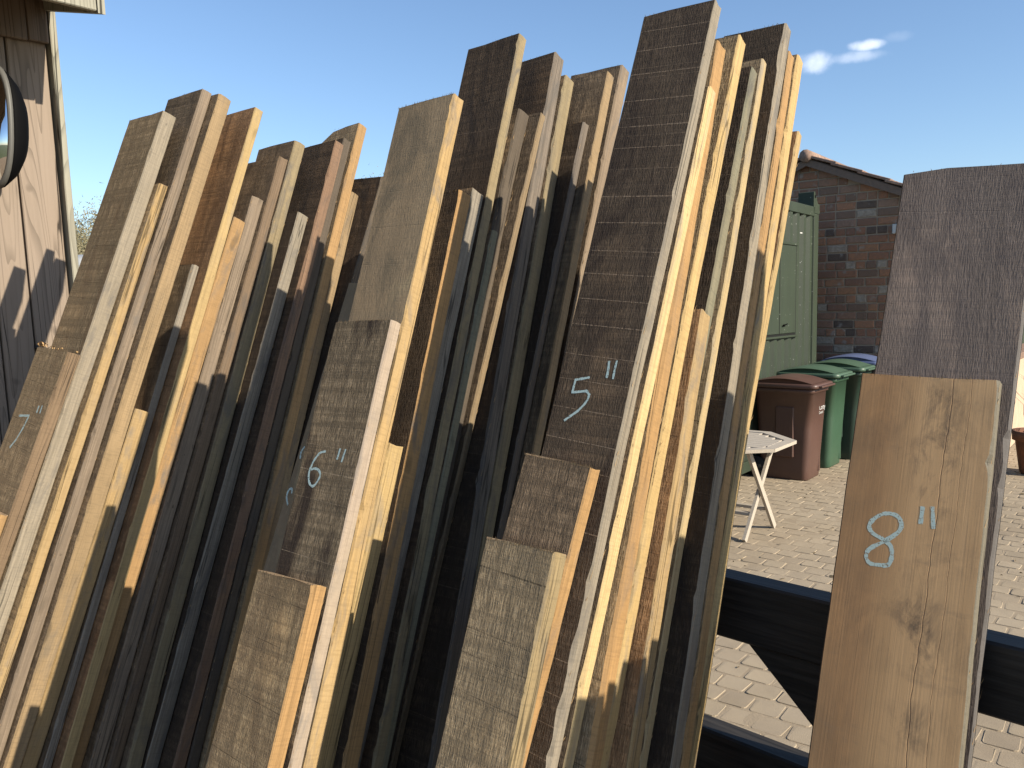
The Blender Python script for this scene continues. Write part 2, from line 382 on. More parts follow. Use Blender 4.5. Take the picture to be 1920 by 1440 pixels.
rnd = random.Random(11); vs, fs = [], []
for q in range(420):
    u_, a_ = rnd.uniform(-4.2, 2.5), rnd.uniform(2.2, 9.5); l_ = rnd.uniform(.004, .016) * rnd.choice((1, 1, 2)); th = rnd.uniform(0, 6.28); w_ = l_ * rnd.uniform(.15, .5); k = len(vs)
    c_, s_ = math.cos(th), math.sin(th)
    vs += [(u_ + l_ * c_, a_ + l_ * s_, .003), (u_ - w_ * s_, a_ + w_ * c_, .006 + rnd.uniform(0, .006)), (u_ - l_ * c_, a_ - l_ * s_, .003), (u_ + w_ * s_, a_ - w_ * c_, .002)]; fs.append((k, k + 1, k + 2, k + 3))
g = G('leaf litter'); g.co(False); LIT = g.fin(g.mix(g.noise(3.), (.10, .07, .04), (.22, .17, .09)), .9)
o = meshobj('leaf_litter', vs, fs, LIT, None, mtx=YM.copy()); o['kind'] = 'stuff'; o['label'] = 'dry leaf and twig litter scattered on the paving'; o['category'] = 'litter'

# ------------------------------------------------------------------ leaning planks
# id: (u, v, tilt, c, thickness, width): top right front corner in the stack frame
T = {
'a0':(-2.0877,1.4319,0.0563,-0.2395,0.0213,0.178),'a1':(-2.0725,1.8360,0.0565,-0.2620,0.0348,0.178),'a2':(-2.0751,2.5098,0.0144,-0.2980,0.0410,0.178),
'a3':(-2.0615,2.3231,0.0080,-0.3402,0.0272,0.178),'a4':(-2.0512,2.6158,-0.0020,-0.3686,0.0308,0.178),'a5':(-2.0207,2.6153,0.0063,-0.4005,0.0410,0.178),
'a5b':(-2.0292,1.7454,0.0138,-0.4427,0.0410,0.178),'a6':(-2.0490,2.1578,-0.0208,-0.4849,0.0230,0.178),'a7':(-2.0194,2.6410,-0.0172,-0.5091,0.0306,0.178),
'a8':(-2.0153,2.3206,0.0042,-0.5409,0.0410,0.178),'a9':(-2.0268,2.4075,-0.0207,-0.5831,0.0410,0.178),'a10':(-2.0195,2.5530,-0.0199,-0.6253,0.0331,0.178),
'a11':(-2.0206,2.6241,-0.0360,-0.6596,0.0410,0.178),'a12':(-1.9687,2.4091,-0.0129,-0.7018,0.0410,0.178),'a13':(-1.9467,2.6610,-0.0296,-0.7440,0.0364,0.178),
'a14':(-1.9668,2.6927,-0.0428,-0.7816,0.0333,0.178),'a15':(-1.9598,2.7625,-0.0460,-0.8161,0.0361,0.178),'a16':(-1.9605,2.5499,-0.0452,-0.8535,0.0347,0.178),
'a17':(-1.8794,2.6109,0.0355,-0.8893,0.0277,0.178),'a18':(-1.9930,2.5151,-0.0401,-0.9182,0.0376,0.178),'a19':(-1.9748,2.5012,-0.0547,-0.9570,0.0349,0.178),
'b0':(-1.0760,1.4719,-0.0161,-0.3208,0.0340,0.152),'b1':(-1.0865,1.9487,-0.0309,-0.3560,0.0289,0.152),'b2':(-1.1080,2.4291,-0.0378,-0.3861,0.0339,0.152),
'b2b':(-1.164,2.046,0.043,-0.4212,0.0220,0.152),'b3':(-1.1105,1.7389,-0.0259,-0.4444,0.0420,0.152),'b4':(-1.1310,2.2772,-0.0509,-0.4876,0.0397,0.152),
'b4b':(-1.1356,2.3023,-0.0245,-0.5284,0.0400,0.152),'b5':(-1.1483,2.7031,-0.0428,-0.5697,0.0296,0.152),'b6':(-1.1225,2.2409,-0.0277,-0.6005,0.0231,0.152),
'b7':(-1.1495,2.5503,-0.0186,-0.6247,0.0420,0.152),'b8':(-1.1207,2.5592,0.0044,-0.6679,0.0200,0.152),'b9':(-1.1389,2.7345,-0.0571,-0.6891,0.0420,0.152),
'b10':(-1.1281,2.6996,-0.0457,-0.7323,0.0407,0.152),'b11':(-1.0771,2.5933,-0.0066,-0.7742,0.0256,0.152),'b12':(-1.0604,2.7400,-0.0148,-0.8010,0.0324,0.152),
'b15':(-1.1187,2.3011,-0.0099,-0.8346,0.0357,0.152),'b13':(-1.0739,2.8085,-0.0100,-0.8715,0.0420,0.152),
'c0':(-0.6650,1.6031,0.0125,-0.3808,0.0368,0.127),
'c1':(-0.6538,1.7360,0.0683,-0.4188,0.0300,0.127),
'c2':(-0.6094,2.5489,0.0312,-0.4500,0.0280,0.138),
'c3':(-0.6076,2.4054,0.0325,-0.4792,0.0295,0.127),
'c4':(-0.6247,2.5182,-0.0050,-0.5113,0.0370,0.127),
'c5':(-0.6113,2.5589,0.0145,-0.5575,0.0340,0.127),
'c6':(-0.6101,2.0530,-0.0093,-0.5987,0.0400,0.127),
'c7':(-0.6143,2.5502,0.0154,-0.6414,0.0295,0.127),
'c8':(-0.6136,2.5876,0.0025,-0.6721,0.0249,0.127),
'c9':(-0.5914,2.6783,-0.0092,-0.6982,0.0347,0.127),
'c10':(-0.5893,2.6401,-0.0108,-0.7341,0.0309,0.127),
'c11':(-0.5845,2.6524,-0.0054,-0.7662,0.0324,0.127),
'c12':(-0.5720,2.5017,0.0225,-0.7998,0.0241,0.127),'d0':(-0.1868,1.9981,0.0084,-0.7700,0.0300,0.203),'d1':(-0.1630,2.3829,0.0215,-0.8012,0.0240,0.209),
}
# id: face, edge, end, waney edge (m), frayed top, label
ST = {
'a0':('brown','orange',0,0,1,'orange edged plank cut off by the bottom left corner, foremost of its stack'),
'a1':('brown','brown',1,0,2,'short dark plank chalked 7 with brown edge, beside the timber shed'),
'a2':('brown','grey',1,.002,1,'tall brown sawn plank with silver grey edge, right behind the one chalked 7'),
'a3':('brown','golden',0,.003,1,'golden edged plank ending a little below its silver grey edged neighbour'),
'a4':('dark','mottled',1,.004,1,'tallest mottled brown edged plank, topmost in the left stack\'s left half'),
'a5':('dark','tan',1,.002,0,'tall tan edged plank just right of the mottled brown edged one'),
'a5b':('dark','golden',0,0,0,'low cut golden edged plank ending halfway up the left stack'),
'a6':('dark','grey',1,.002,0,'grey edged plank with short dark top, left of the bright yellow edge'),
'a7':('brownwet','yellow',0,.001,0,'tall rust brown wet plank with bright yellow edge in the left stack'),
'a8':('dark','orange',0,.002,1,'orange tan edged plank ending low, right of the bright yellow edge'),
'a9':('dark','mottled',0,.003,0,'grey brown edged plank between two low cut neighbours of the left stack'),
'a10':('dark','brown',0,.002,1,'brown edged plank left of the one with a knotty olive top'),
'a11':('dark','olive',1,.006,0,'olive edged plank with a chipped knotty top in the left stack'),
'a12':('black','grey',1,.002,1,'black faced plank with pale grey edge ending low in the left stack'),
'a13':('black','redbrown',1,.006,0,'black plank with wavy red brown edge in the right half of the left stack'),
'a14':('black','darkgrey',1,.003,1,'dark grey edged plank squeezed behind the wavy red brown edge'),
'a15':('brown','orange',1,.002,0,'orange edged plank with rounded top corner, rightmost tall one of the left stack'),
'a16':('dark','tan',0,.002,0,'low tan edged plank just right of the rounded orange edged one'),
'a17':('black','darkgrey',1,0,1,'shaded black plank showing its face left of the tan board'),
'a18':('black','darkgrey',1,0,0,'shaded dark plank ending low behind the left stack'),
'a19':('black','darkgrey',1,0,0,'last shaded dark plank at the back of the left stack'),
'b0':('brown','orange',0,.001,2,'short brown sawn plank with orange edge in front of the one chalked 6'),
'b1':('blotch','pinkpale',0,.001,1,'dark blotched plank chalked 6 with pale pinkish edge'),
'b2':('tanface','golden',0,.001,2,'tall smooth tan plank with golden edge behind the one chalked 6'),
'b2b':('tanface','brown',0,0,0,'brown plank peeping out left of the one chalked 6'),
'b3':('dark','yellow',0,.001,1,'low yellow edged plank right of the one chalked 6'),
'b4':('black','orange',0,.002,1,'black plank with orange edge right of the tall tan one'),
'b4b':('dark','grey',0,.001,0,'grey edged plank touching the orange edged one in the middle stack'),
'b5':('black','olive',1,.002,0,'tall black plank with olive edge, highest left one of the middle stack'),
'b6':('dark','green',0,.001,0,'thin green grey strip of plank ending low in the middle stack'),
'b7':('dark','darkgrey',1,.007,0,'rough dark edged plank ending under the tall black ones'),
'b8':('dark','tan',0,.002,1,'narrow tan edged plank ending beside the bark edged one'),
'b9':('black','bark',1,.006,1,'tall black plank with rough bark edge in the middle stack'),
'b10':('dark','olive',0,.001,0,'olive edged plank right of the bark edged one'),
'b11':('black','bark',0,.005,1,'low dark plank with speckled edge and a reddish chipped top'),
'b12':('dark','tan',0,.001,0,'tall dark plank with clean tan edge at the right of the middle stack'),
'b15':('dark','grey',0,.001,0,'low shaded grey edged plank deep at the back of the middle stack'),
'b13':('dark','mottled',1,.003,0,'last tall grey brown edged plank left of the one chalked 5'),
'c0':('olive','olive',0,.003,2,'shortest olive brown plank leaning in front of the one chalked 5'),
'c1':('dark','orange',0,.002,2,'short dark plank with orange brown edge between the shortest and the one chalked 5'),
'c2':('blackline','grey',1,.003,0,'tallest black plank chalked 5 with pale kerf lines and grey edge'),
'c3':('dark','pale',0,.002,0,'pale cream edged plank touching the one chalked 5'),
'c4':('brown','orange',0,.010,1,'plank with ragged orange waney edge in the right stack'),
'c5':('brown','yellow',0,.002,0,'brown plank with straw yellow edge right of the ragged orange one'),
'c6':('brownwet','golden',0,.002,1,'low brown plank ending halfway up the right stack'),
'c7':('black','green',0,.003,0,'black plank with cracked green grey edge in the right stack'),
'c8':('brown','pale',0,.001,0,'plank with straight pale edge right of the green grey one'),
'c9':('black','grey',1,.002,1,'tall black plank with grey edge, second highest of the right stack'),
'c10':('brown','orange',0,.001,0,'slim orange edged plank behind the tall grey edged one'),
'c11':('brown','yellow',0,.002,0,'slim yellow edged plank second from the right end of the right stack'),
'c12':('brownwet','yellow',0,.001,0,'rightmost yellow edged plank of the right stack, lower than its neighbours'),
'd0':('board8','ash',0,.001,1,'wide tan board chalked 8 with dark smudges and long cracks'),
'd1':('purple','bluegrey',1,.003,0,'wide slate grey board standing behind the one chalked 8'),
}
T.update({'e0':(.36,1.84,.004,-0.389,.045,.229),'e0b':(.365,1.86,-.004,-0.436,.045,.229),'e0c':(.355,1.89,.006,-0.483,.04,.229),'e1':(.36,1.92,.003,-0.525,.042,.229),'e2':(.365,2.10,.0,-0.569,.04,.229),  # unseen stack added beyond the frame to throw shade on the other boards
'e3':(.36,2.34,.002,-0.611,.032,.229),'e4':(.355,2.62,.0,-0.645,.04,.229),'e5':(.36,1.45,.003,-0.723,.036,.229),'e6':(.37,2.72,.0,-0.778,.04,.229),'e7':(.36,2.78,.002,-0.820,.04,.229),'e8':(.36,2.74,.0,-0.862,.03,.229)})
ST.update({k: (f, e, 0, .002, 1, l) for k, f, e, l in (('e0','brown','tan','foremost short plank of the stack just past the right edge'),('e0b','dark','golden','second short plank of the stack past the right edge'),
('e0c','brown','grey','third short plank of the stack past the right edge'),('e1','dark','tan','fourth plank of the stack past the right edge'),('e2','brown','orange','fifth, mid height plank of the stack past the right edge'),
('e3','black','grey','sixth plank of the stack past the right edge'),('e4','dark','golden','first tall plank of the stack past the right edge'),('e5','brown','brown','low cut plank amid the tall ones of the stack past the right edge'),
('e6','dark','tan','second tall plank of the stack past the right edge'),('e7','black','grey','tallest plank of the stack past the right edge'),('e8','dark','tan','rearmost plank of the stack past the right edge'))})
GRP = {'e': 'unseen planks added past the right edge to cast shade', 'a': 'planks of the left stack chalked 7', 'b': 'planks of the middle stack chalked 6', 'c': 'planks of the right stack chalked 5', 'd': 'wide boards chalked 8'}
def n1(x, s): return mnoise.noise(Vector((x, s * 7.31, s * 3.17)))
PL = {}
def plank(key, face, edg, end, waney, fray, label, seed):
    u0, v0, tl, c, t, w = T[key]; t -= .0028
    d = (V + U * tl).normalized(); X = (U - d * U.dot(d)).normalized()
    top = U * u0 + V * v0 + NN * c
    Y = -NN
    # length so that the lowest bottom corner rests on the ground
    zmin = min((X * dx + Y * dy).z for dx in (-w, 0) for dy in (0, t))
    L = (top.z + zmin - .004) / d.z
    org = top - d * L
    M = Matrix(((X.x, Y.x, d.x, org.x), (X.y, Y.y, d.y, org.y), (X.z, Y.z, d.z, org.z), (0, 0, 0, 1)))
    rr = random.Random(seed); rings = []
    nz_ = max(60, int(L / .013)); b = .0020; chips = [(rr.uniform(.2, L), rr.uniform(.008, .03), rr.uniform(.0015, .0045)) for _ in range(int(L * 5))]
    cutx = rr.uniform(-.012, .012); 
    sw = seed * .37
    for i in range(nz_ + 1):
        z = L * i / nz_
        re = n1(z * 3, sw) * .0018 + n1(z * 14, sw + 1) * .0009          # right edge wander
        le = n1(z * 3, sw + 5) * .0018 + n1(z * 14, sw + 6) * .0009
        ch = max(0, n1(z * 2.2, sw + 9) + .1) * waney + abs(n1(z * 25, sw + 12)) * waney * .25     # wane on the front right arris
        for cz0, cl, cdp in chips:
            if abs(z - cz0) < cl: ch += cdp * (1 - abs(z - cz0) / cl)
        ch += abs(n1(z * 60, sw + 30)) * .0012
        bow = n1(z * .9, sw + 40) * .0035; re += bow; le += bow
        ch2 = max(0, n1(z * 2.5, sw + 15)) * waney * .8
        ywob = n1(z * 12, sw + 3) * .0004
        xs = re
        P = [(-w + le + b, 0), (-w * .66, 0), (-w * .33, 0), (xs - b - ch, 0), (xs, b + ch * .8), (xs + n1(z * 20, sw + 20) * .0008, t / 2), (xs, t - b - ch2), (xs - b - ch2, t), (-w * .5, t), (-w + le + b, t), (-w + le, t - b), (-w + le, b)]
        top_ = (i == nz_)
        ring = []
        for (x, y) in P:
            zz = z
            if top_: zz += x / w * cutx * w * .6 + rr.uniform(-.0016, .0016)
            ring.append((x, y + (ywob if y == 0 else 0) * 0, zz))
        rings.append(ring)
    if key == 'a15':     # rounded top left corner
        for i in range(nz_ - 3, nz_ + 1):
            rings[i] = [(x, y, z - (max(0, -x - w * .45) / (w * .55)) ** 2 * .05) for x, y, z in rings[i]]
    if key == 'd1':
        rings[-1] = [(x, y, z - ((x + w / 2) / w) ** 2 * .02) for x, y, z in rings[-1]]
    k = 12; vs = [p for r in rings for p in r]; fs = []; mi = []
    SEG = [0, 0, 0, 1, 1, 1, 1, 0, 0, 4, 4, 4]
    for i in range(nz_):
        for j in range(k):
            fs.append((i * k + j, i * k + (j + 1) % k, (i + 1) * k + (j + 1) % k, (i + 1) * k + j)); mi.append(SEG[j])
    fs.append(tuple(range(k))[::-1]); mi.append(2)
    fs.append(tuple(nz_ * k + j for j in range(k))); mi.append(2)
    # frayed fibres along the front top arris
    nf = (6, 22, 60)[fray]
    for q in range(nf):
        x = rr.uniform(-w, 0); hgt = rr.uniform(.0008, .0028) * (1 + .45 * fray) ; ww = rr.uniform(.0004, .0011); lean_ = rr.uniform(-.003, .003); yy = rr.choice((0, 0, 0, rr.uniform(0, t)))
        zt = L + x * cutx * .6; b0 = len(vs)
        vs += [(x - ww, yy, zt - .002), (x + ww, yy, zt - .002), (x + lean_, yy - rr.uniform(0, .002), zt + hgt)]; fs.append((b0, b0 + 1, b0 + 2)); mi.append(3)
    for q in range(int(L * 16)):
        z0 = rr.uniform(.3, L - .01); ln = rr.uniform(.004, .018); oo = rr.uniform(.0006, .0028); yy = rr.choice((.0015, .0015, t - .002)); b0 = len(vs)
        vs += [(-.001, yy, z0), (-.001, yy + .0008, z0 - .003), (oo, yy - rr.uniform(-.001, .002), z0 + ln)]; fs.append((b0, b0 + 1, b0 + 2)); mi.append(3)
    o = meshobj('plank', vs, fs, [FACE[face], EDGE[edg], ENDD if end else END, SPL, LEFT], None, mi, mtx=M)
    tag(o, label, 'plank' if key[0] != 'd' else 'board', GRP[key[0]])
    PL[key] = (o, L, w, t)
    return o
for i, (k, s) in enumerate(ST.items()):
    plank(k, s[0], s[1], s[2], s[3], s[4], s[5], i + 3)

# shavings caught on top of the plank chalked 7
def curl(name, pts, w_, m, parent):
    vs, fs = [], []
    for i, p in enumerate(pts):
        vs += [(p[0], p[1] - w_, p[2]), (p[0], p[1] + w_, p[2])]
        if i: b0 = 2 * i; fs.append((b0 - 2, b0 - 1, b0 + 1, b0))
    return vs, fs
o, L, w, t = PL['a1']; vs, fs = [], []; rr = random.Random(5)
for q in range(16):
    x = rr.choice((rr.uniform(-w, -w * .72), rr.uniform(-w, 0))); y = rr.uniform(0, t); r_ = rr.uniform(.004, .010); a0 = rr.uniform(0, 6); pts = []
    for s in range(7):
        a1 = a0 + s * .7; pts.append((x + r_ * math.cos(a1) * 1.4 + s * .001, y, L + .003 + r_ * .5 + r_ * .6 * math.sin(a1)))
    v_, f_ = curl('', pts, rr.uniform(.001, .0025), SPL, None); b0 = len(vs); vs += v_; fs += [tuple(i + b0 for i in f) for f in f_]
o2 = meshobj('wood_shavings', vs, fs, SPL, o); o2['kind'] = 'stuff'

# chalk marks: strokes drawn on the faces (x from the right arris, z from the top)
g = G('chalk'); g.co(False); cn = g.noise((420, 420, 260), 2, .7); cn2 = g.noise((60, 60, 500), 2)
tr = g.n('ShaderNodeBsdfTransparent'); mx_ = g.n('ShaderNodeMixShader')
g.fin((.72, .90, .84), .95)
al = g.rng(g.math('ADD', g.math('MULTIPLY', cn, .62), g.math('MULTIPLY', cn2, .38)), .37, .46)
g.t.links.new(al, mx_.inputs[0]); g.t.links.new(tr.outputs[0], mx_.inputs[1]); g.t.links.new(g.b.outputs[0], mx_.inputs[2]); g.t.links.new(mx_.outputs[0], g.o.inputs[0])
CHALK = g.m
CH = {
'a1':(.0055,[[(-0.1377,-0.1787),(-0.0827,-0.1718),(-0.0917,-0.2046),(-0.1064,-0.2362),(-0.1247,-0.2587)],[(-0.0494,-0.1426),(-0.0489,-0.1607)],[(-0.0325,-0.1401),(-0.0306,-0.1599)]]),
'b1':(.0040,[[(-0.0929,-0.2499),(-0.1061,-0.2528),(-0.1137,-0.2602),(-0.1201,-0.2709),(-0.1222,-0.2793),(-0.1242,-0.2849),(-0.1238,-0.2945),(-0.1199,-0.305),(-0.113,-0.3125),(-0.1051,-0.3145),(-0.0982,-0.3085),(-0.0941,-0.3001),(-0.093,-0.292),(-0.1008,-0.2845),(-0.1117,-0.2826),(-0.121,-0.2853)],[(-0.0567,-0.2422),(-0.0586,-0.2625)],[(-0.0423,-0.2426),(-0.0455,-0.2662)]]),
'c2':(.0036,[[(-0.0787,-0.6687),(-0.0899,-0.6714),(-0.1047,-0.6749),(-0.1049,-0.6849),(-0.1055,-0.6961),(-0.0926,-0.6938),(-0.0791,-0.6915),(-0.0728,-0.6971),(-0.0731,-0.7038),(-0.0776,-0.7133),(-0.0871,-0.7252),(-0.0987,-0.7349),(-0.1087,-0.7433)],[(-0.0501,-0.6398),(-0.0483,-0.655),(-0.0479,-0.6677)],[(-0.0362,-0.6384),(-0.0367,-0.653),(-0.0362,-0.6687)]]),
'd0':(.0056,[[(-0.135,-0.2679),(-0.1532,-0.2601),(-0.159,-0.2486),(-0.1505,-0.2349),(-0.1357,-0.2264),(-0.1197,-0.2287),(-0.1127,-0.2413),(-0.1168,-0.2542),(-0.1347,-0.2708),(-0.1531,-0.2847),(-0.158,-0.2963),(-0.1517,-0.3074),(-0.1373,-0.3078),(-0.1243,-0.3053),(-0.1209,-0.2912),(-0.124,-0.2766),(-0.1334,-0.2691)],[(-0.0859,-0.2084),(-0.0862,-0.2357)],[(-0.0725,-0.2065),(-0.0676,-0.2402)]]),
'b2b':(.0036,[[(-0.136,-.345),(-0.142,-.356),(-0.139,-.370)],[(-0.135,-.462),(-0.146,-.447),(-0.145,-.434),(-0.137,-.430),(-0.134,-.439)]]),
}
def smooth(pts, k=4):
    out = []
    for i in range(len(pts) - 1):
        p0 = pts[max(i - 1, 0)]; p1 = pts[i]; p2 = pts[i + 1]; p3 = pts[min(i + 2, len(pts) - 1)]
        for s in range(k):
            t = s / k
            out.append(tuple(.5 * (2 * p1[j] + (p2[j] - p0[j]) * t + (2 * p0[j] - 5 * p1[j] + 4 * p2[j] - p3[j]) * t * t + (3 * p1[j] - p0[j] - 3 * p2[j] + p3[j]) * t ** 3) for j in (0, 1)))
    return out + [pts[-1]]
def ribbon(pts, wd, y, seed):
    vs, fs = [], []
    for i, p in enumerate(pts):
        a_ = pts[max(i - 1, 0)]; b_ = pts[min(i + 1, len(pts) - 1)]; dx, dz = b_[0] - a_[0], b_[1] - a_[1]; l = math.hypot(dx, dz) or 1
        h = wd / 2 * (1.1 + .45 * n1(i * .9, seed)); nx, nz2 = -dz / l * h, dx / l * h
        vs += [(p[0] + nx, y, p[1] + nz2), (p[0] - nx, y, p[1] - nz2)]
        if i: k = 2 * i; fs.append((k - 2, k - 1, k + 1, k))
    return vs, fs
for key, (wd, strokes) in CH.items():
    o, L, w, t = PL[key]
    for si, s in enumerate(strokes):
        hard = (key in ('a1', 'c2') and si == 0)
        if hard:
            pts = []
            for i in range(len(s) - 1):
                for q in range(5): pts.append(tuple(s[i][j] + (s[i + 1][j] - s[i][j]) * q / 5 for j in (0, 1)))
            pts.append(s[-1])
        else: pts = smooth(s)
        pts = [(x, z + L) for x, z in pts]
        v_, f_ = ribbon(pts, wd, -.00018 - si * .00003, si + 2)
        meshobj('chalk_stroke', v_, f_, CHALK, o)

# ------------------------------------------------------------------ field gate the planks lean on
g = G('black stained timber'); g.co(); st = g.noise((6, 120, 120), 4, .6); sc2 = g.noise(14., 3)
BLKT = g.fin(g.mix(g.rng(st, .35, .7), (.018, .016, .014), (.06, .052, .044)), .62, g.bump(st, .5, .002), spec=.4)
GROT = rad(-6.6); gpiv = yp(-.4, 1.395)
g = G('dull steel bolt'); g.co(); GALV = g.fin(g.mix(g.noise(60.), (.12, .10, .085), (.22, .19, .16)), .6, metal=.3)
gate = empty('field_gate', gpiv, YAW + GROT); tag(gate, 'black stained timber field gate with diagonal brace behind the planks', 'gate')
GA = 0.0
for z0, z1, nm in ((1.077, 1.193, 'top_rail'), (.78, .885, 'rail'), (.53, .63, 'rail'), (.31, .41, 'rail'), (.12, .22, 'rail')):
    boxobj(nm, -2.15, 1.70, GA, GA + .055, z0, z1, BLKT, gate, .004)
for x in (-2.22, 1.64): boxobj('stile', x, x + .085, GA - .004, GA + .062, .10, 1.30, BLKT, gate, .004)
def brace(x0, z0, x1, z1, wd):
    dx, dz = x1 - x0, z1 - z0; l = math.hypot(dx, dz); nx, nz2 = -dz / l * wd, dx / l * wd
    vs = []
    for y in (GA + .008, GA + .049):
        vs += [(x0, y, z0), (x1, y, z1), (x1 + nx, y, z1 + nz2), (x0 + nx, y, z0 + nz2)]
    meshobj('brace', vs, [(0, 1, 2, 3), (7, 6, 5, 4), (0, 4, 5, 1), (1, 5, 6, 2), (2, 6, 7, 3), (3, 7, 4, 0)], BLKT, gate)
brace(-.175, 1.079, .85, .13, .13)
brace(-.36, 1.079, -1.40, .13, -.13)
for px_ in (-2.40, 1.82): 
    pst = boxobj('gate_post', px_ - .08, px_ + .08, GA - .06, GA + .10, 0, 1.45, BLKT, None, .006, Matrix.Translation(gpiv) @ Matrix.Rotation(YAW + GROT, 4, 'Z'))
    tag(pst, 'black gate post at the %s end of the field gate' % ('shed' if px_ < 0 else 'near right'), 'post')

# ------------------------------------------------------------------ timber shed on the left with mirror
def shedwood(name, base):
    g = G(name); g.co(); wv = g.noise((55, 55, 1.6), 4, .6, dist=.7); fn = g.noise((300, 300, 6), 2); bl = g.noise((4, 4, 2), 3)
    rg = g.math('FRACT', g.math('MULTIPLY', g.noise((9, 9, .55), 2, .4, dist=.25), 22.))
    ln = g.math('MULTIPLY', g.rng(rg, .70, .96), g.rng(g.noise((12, 12, 1.), 2), .3, .6, .35, 1.))
    col = g.mix(g.math('MULTIPLY', ln, .8), base, mul(base, .38))
    col = g.mix(g.rng(wv, .4, .7, 0, .45), col, mul(base, .72))
    col = g.mix(g.rng(bl, .45, .7, 0, .4), col, (base[0] * .95, base[1] * .9, base[2] * .82))
    ck = g.math('MULTIPLY', g.band(g.noise((40, 40, .9), 1, .4), .5, .018), g.rng(g.noise((5, 5, 1.5), 1), .45, .55)); col = g.mix(ck, col, mul(base, .15))
    kn = g.rng(g.noise((11, 11, 7), 0), .78, .82); col = g.mix(kn, col, mul(base, .3))
    return g.fin(col, .85, g.bump(g.math('SUBTRACT', g.math('MULTIPLY', fn, .5), g.math('ADD', ln, g.math('MULTIPLY', ck, 2.))), .5, .0015), spec=.2)
SHW = shedwood('bare larch board', (.37, .295, .23)); SHD = shedwood('dark larch board', (.27, .205, .15)); SHT = shedwood('pale green trim', (.42, .40, .32))
shed = empty('timber_shed', yp(-2.9, 1.3)); shed.rotation_euler = (rad(1.6), 0, YAW); shed.location = yp(-2.9, 1.36)
tag(shed, 'bare timber shed with vertical boards at the left edge', 'shed')
# local: x = u+2.9, y = a-1.3 ; board faces on x=0, far corner at y=0
y1 = -.012; bw = [.125, .10, .14, .115, .13, .12, .14, .12, .13, .13, .12, .14, .13]
for i, b_ in enumerate(bw):
    bx_ = boxobj('wall_board', -.024, random.uniform(-.002, .001), y1 - b_ + .006, y1, .02, 2.80, SHW, shed, .003); y1 -= b_
boxobj('wall_core', -1.8, -.03, -1.62, -.03, .02, 2.78, SHD, shed, 0)
boxobj('corner_trim', -.10, .020, -.003, .020, .0, 2.80, SHT, shed, .003)
boxobj('corner_trim', -.14, .022, -1.68, -1.63, .0, 2.80, SHT, shed, .003)
fz = boxobj('frieze_board', .003, .024, -1.62, -.075, 2.575, 2.77, SHD, shed, .003)
fz = boxobj('frieze_board', .003, .024, -.073, -.010, 2.578, 2.77, SHD, shed, .003)
# roof with a wide overhang towards the planks
vs = []
for y in (-1.80, -.02):
    vs += [(-1.95, y, 3.28), (.345, y, 2.70), (.345, y, 2.725), (-1.95, y, 3.305)]
meshobj('roof', vs, [(0, 1, 2, 3), (7, 6, 5, 4), (0, 4, 5, 1), (1, 5, 6, 2), (2, 6, 7, 3), (3, 7, 4, 0)], SHD, shed)
boxobj('fascia_board', .347, .369, -1.80, -.02, 2.600, 2.735, SHT, shed, .003)
bl_ = [(x, y, z) for y in (-.018, .004) for x, z in ((-1.95, 3.17), (.371, 2.594), (.371, 2.73), (-1.95, 3.31))]
meshobj('barge_board', bl_, [(0, 1, 2, 3), (7, 6, 5, 4), (0, 4, 5, 1), (1, 5, 6, 2), (2, 6, 7, 3), (3, 7, 4, 0)], SHT, shed)
for (yy, zz) in ((-.13, 1.60), (-.13, 2.2)):
    tubes('bolt_hole', [((-.005, yy, zz), (.0035, yy, zz), .007, .007)], BLKT, shed, 10)

# ------------------------------------------------------------------ mirror hung on the shed
g = G('black plastic'); BLK = g.fin((.004, .004, .0045), .7, spec=.06)
g = G('pale grey rim'); RIM = g.fin((.14, .135, .12), .5, spec=.3)
g = G('mirror glass'); GLS = g.fin((.85, .88, .9), .02, metal=1.)
mir = empty('oval_mirror', yp(-2.795, 1.065, 2.265), 0); tag(mir, 'oval mirror in a black shell with pale rim, on the timber shed', 'mirror')
fd = (-A * .97 + U * .16 + Z * .04).normalized(); sd = fd.cross(Z).normalized() * -1; ud = sd.cross(fd) * -1
if ud.z < 0: ud = -ud
mir.matrix_world = Matrix(((sd.x, fd.x, ud.x, mir.location.x), (sd.y, fd.y, ud.y, mir.location.y), (sd.z, fd.z, ud.z, mir.location.z), (0, 0, 0, 1)))
def oval(rx, rz, y, n=36, p=2.4): 
    o = []
    for i in range(n):
        t = 2 * math.pi * i / n; c, s = math.cos(t), math.sin(t)
        o.append((rx * math.copysign(abs(c) ** (2 / p), c), y, rz * math.copysign(abs(s) ** (2 / p), s)))
    return o
loft('shell', [oval(.092, .176, -.004), oval(.094, .178, -.014), oval(.092, .150, -.04), oval(.078, .115, -.058), oval(.04, .07, -.064)], BLK, mir)
loft('rim', [oval(.080, .166, .002), oval(.083, .170, .009), oval(.091, .180, .009), oval(.096, .186, -.002), oval(.092, .182, -.003)], RIM, mir, cap=False)
loft('glass', [oval(.081, .167, -.001), oval(.081, .167, .004)], GLS, mir)
tubes('bracket', [((0, -.05, 0), (-.12 * (1 if sd.dot(U) > 0 else -1), -.05, .0), .012, .012)], BLK, mir)

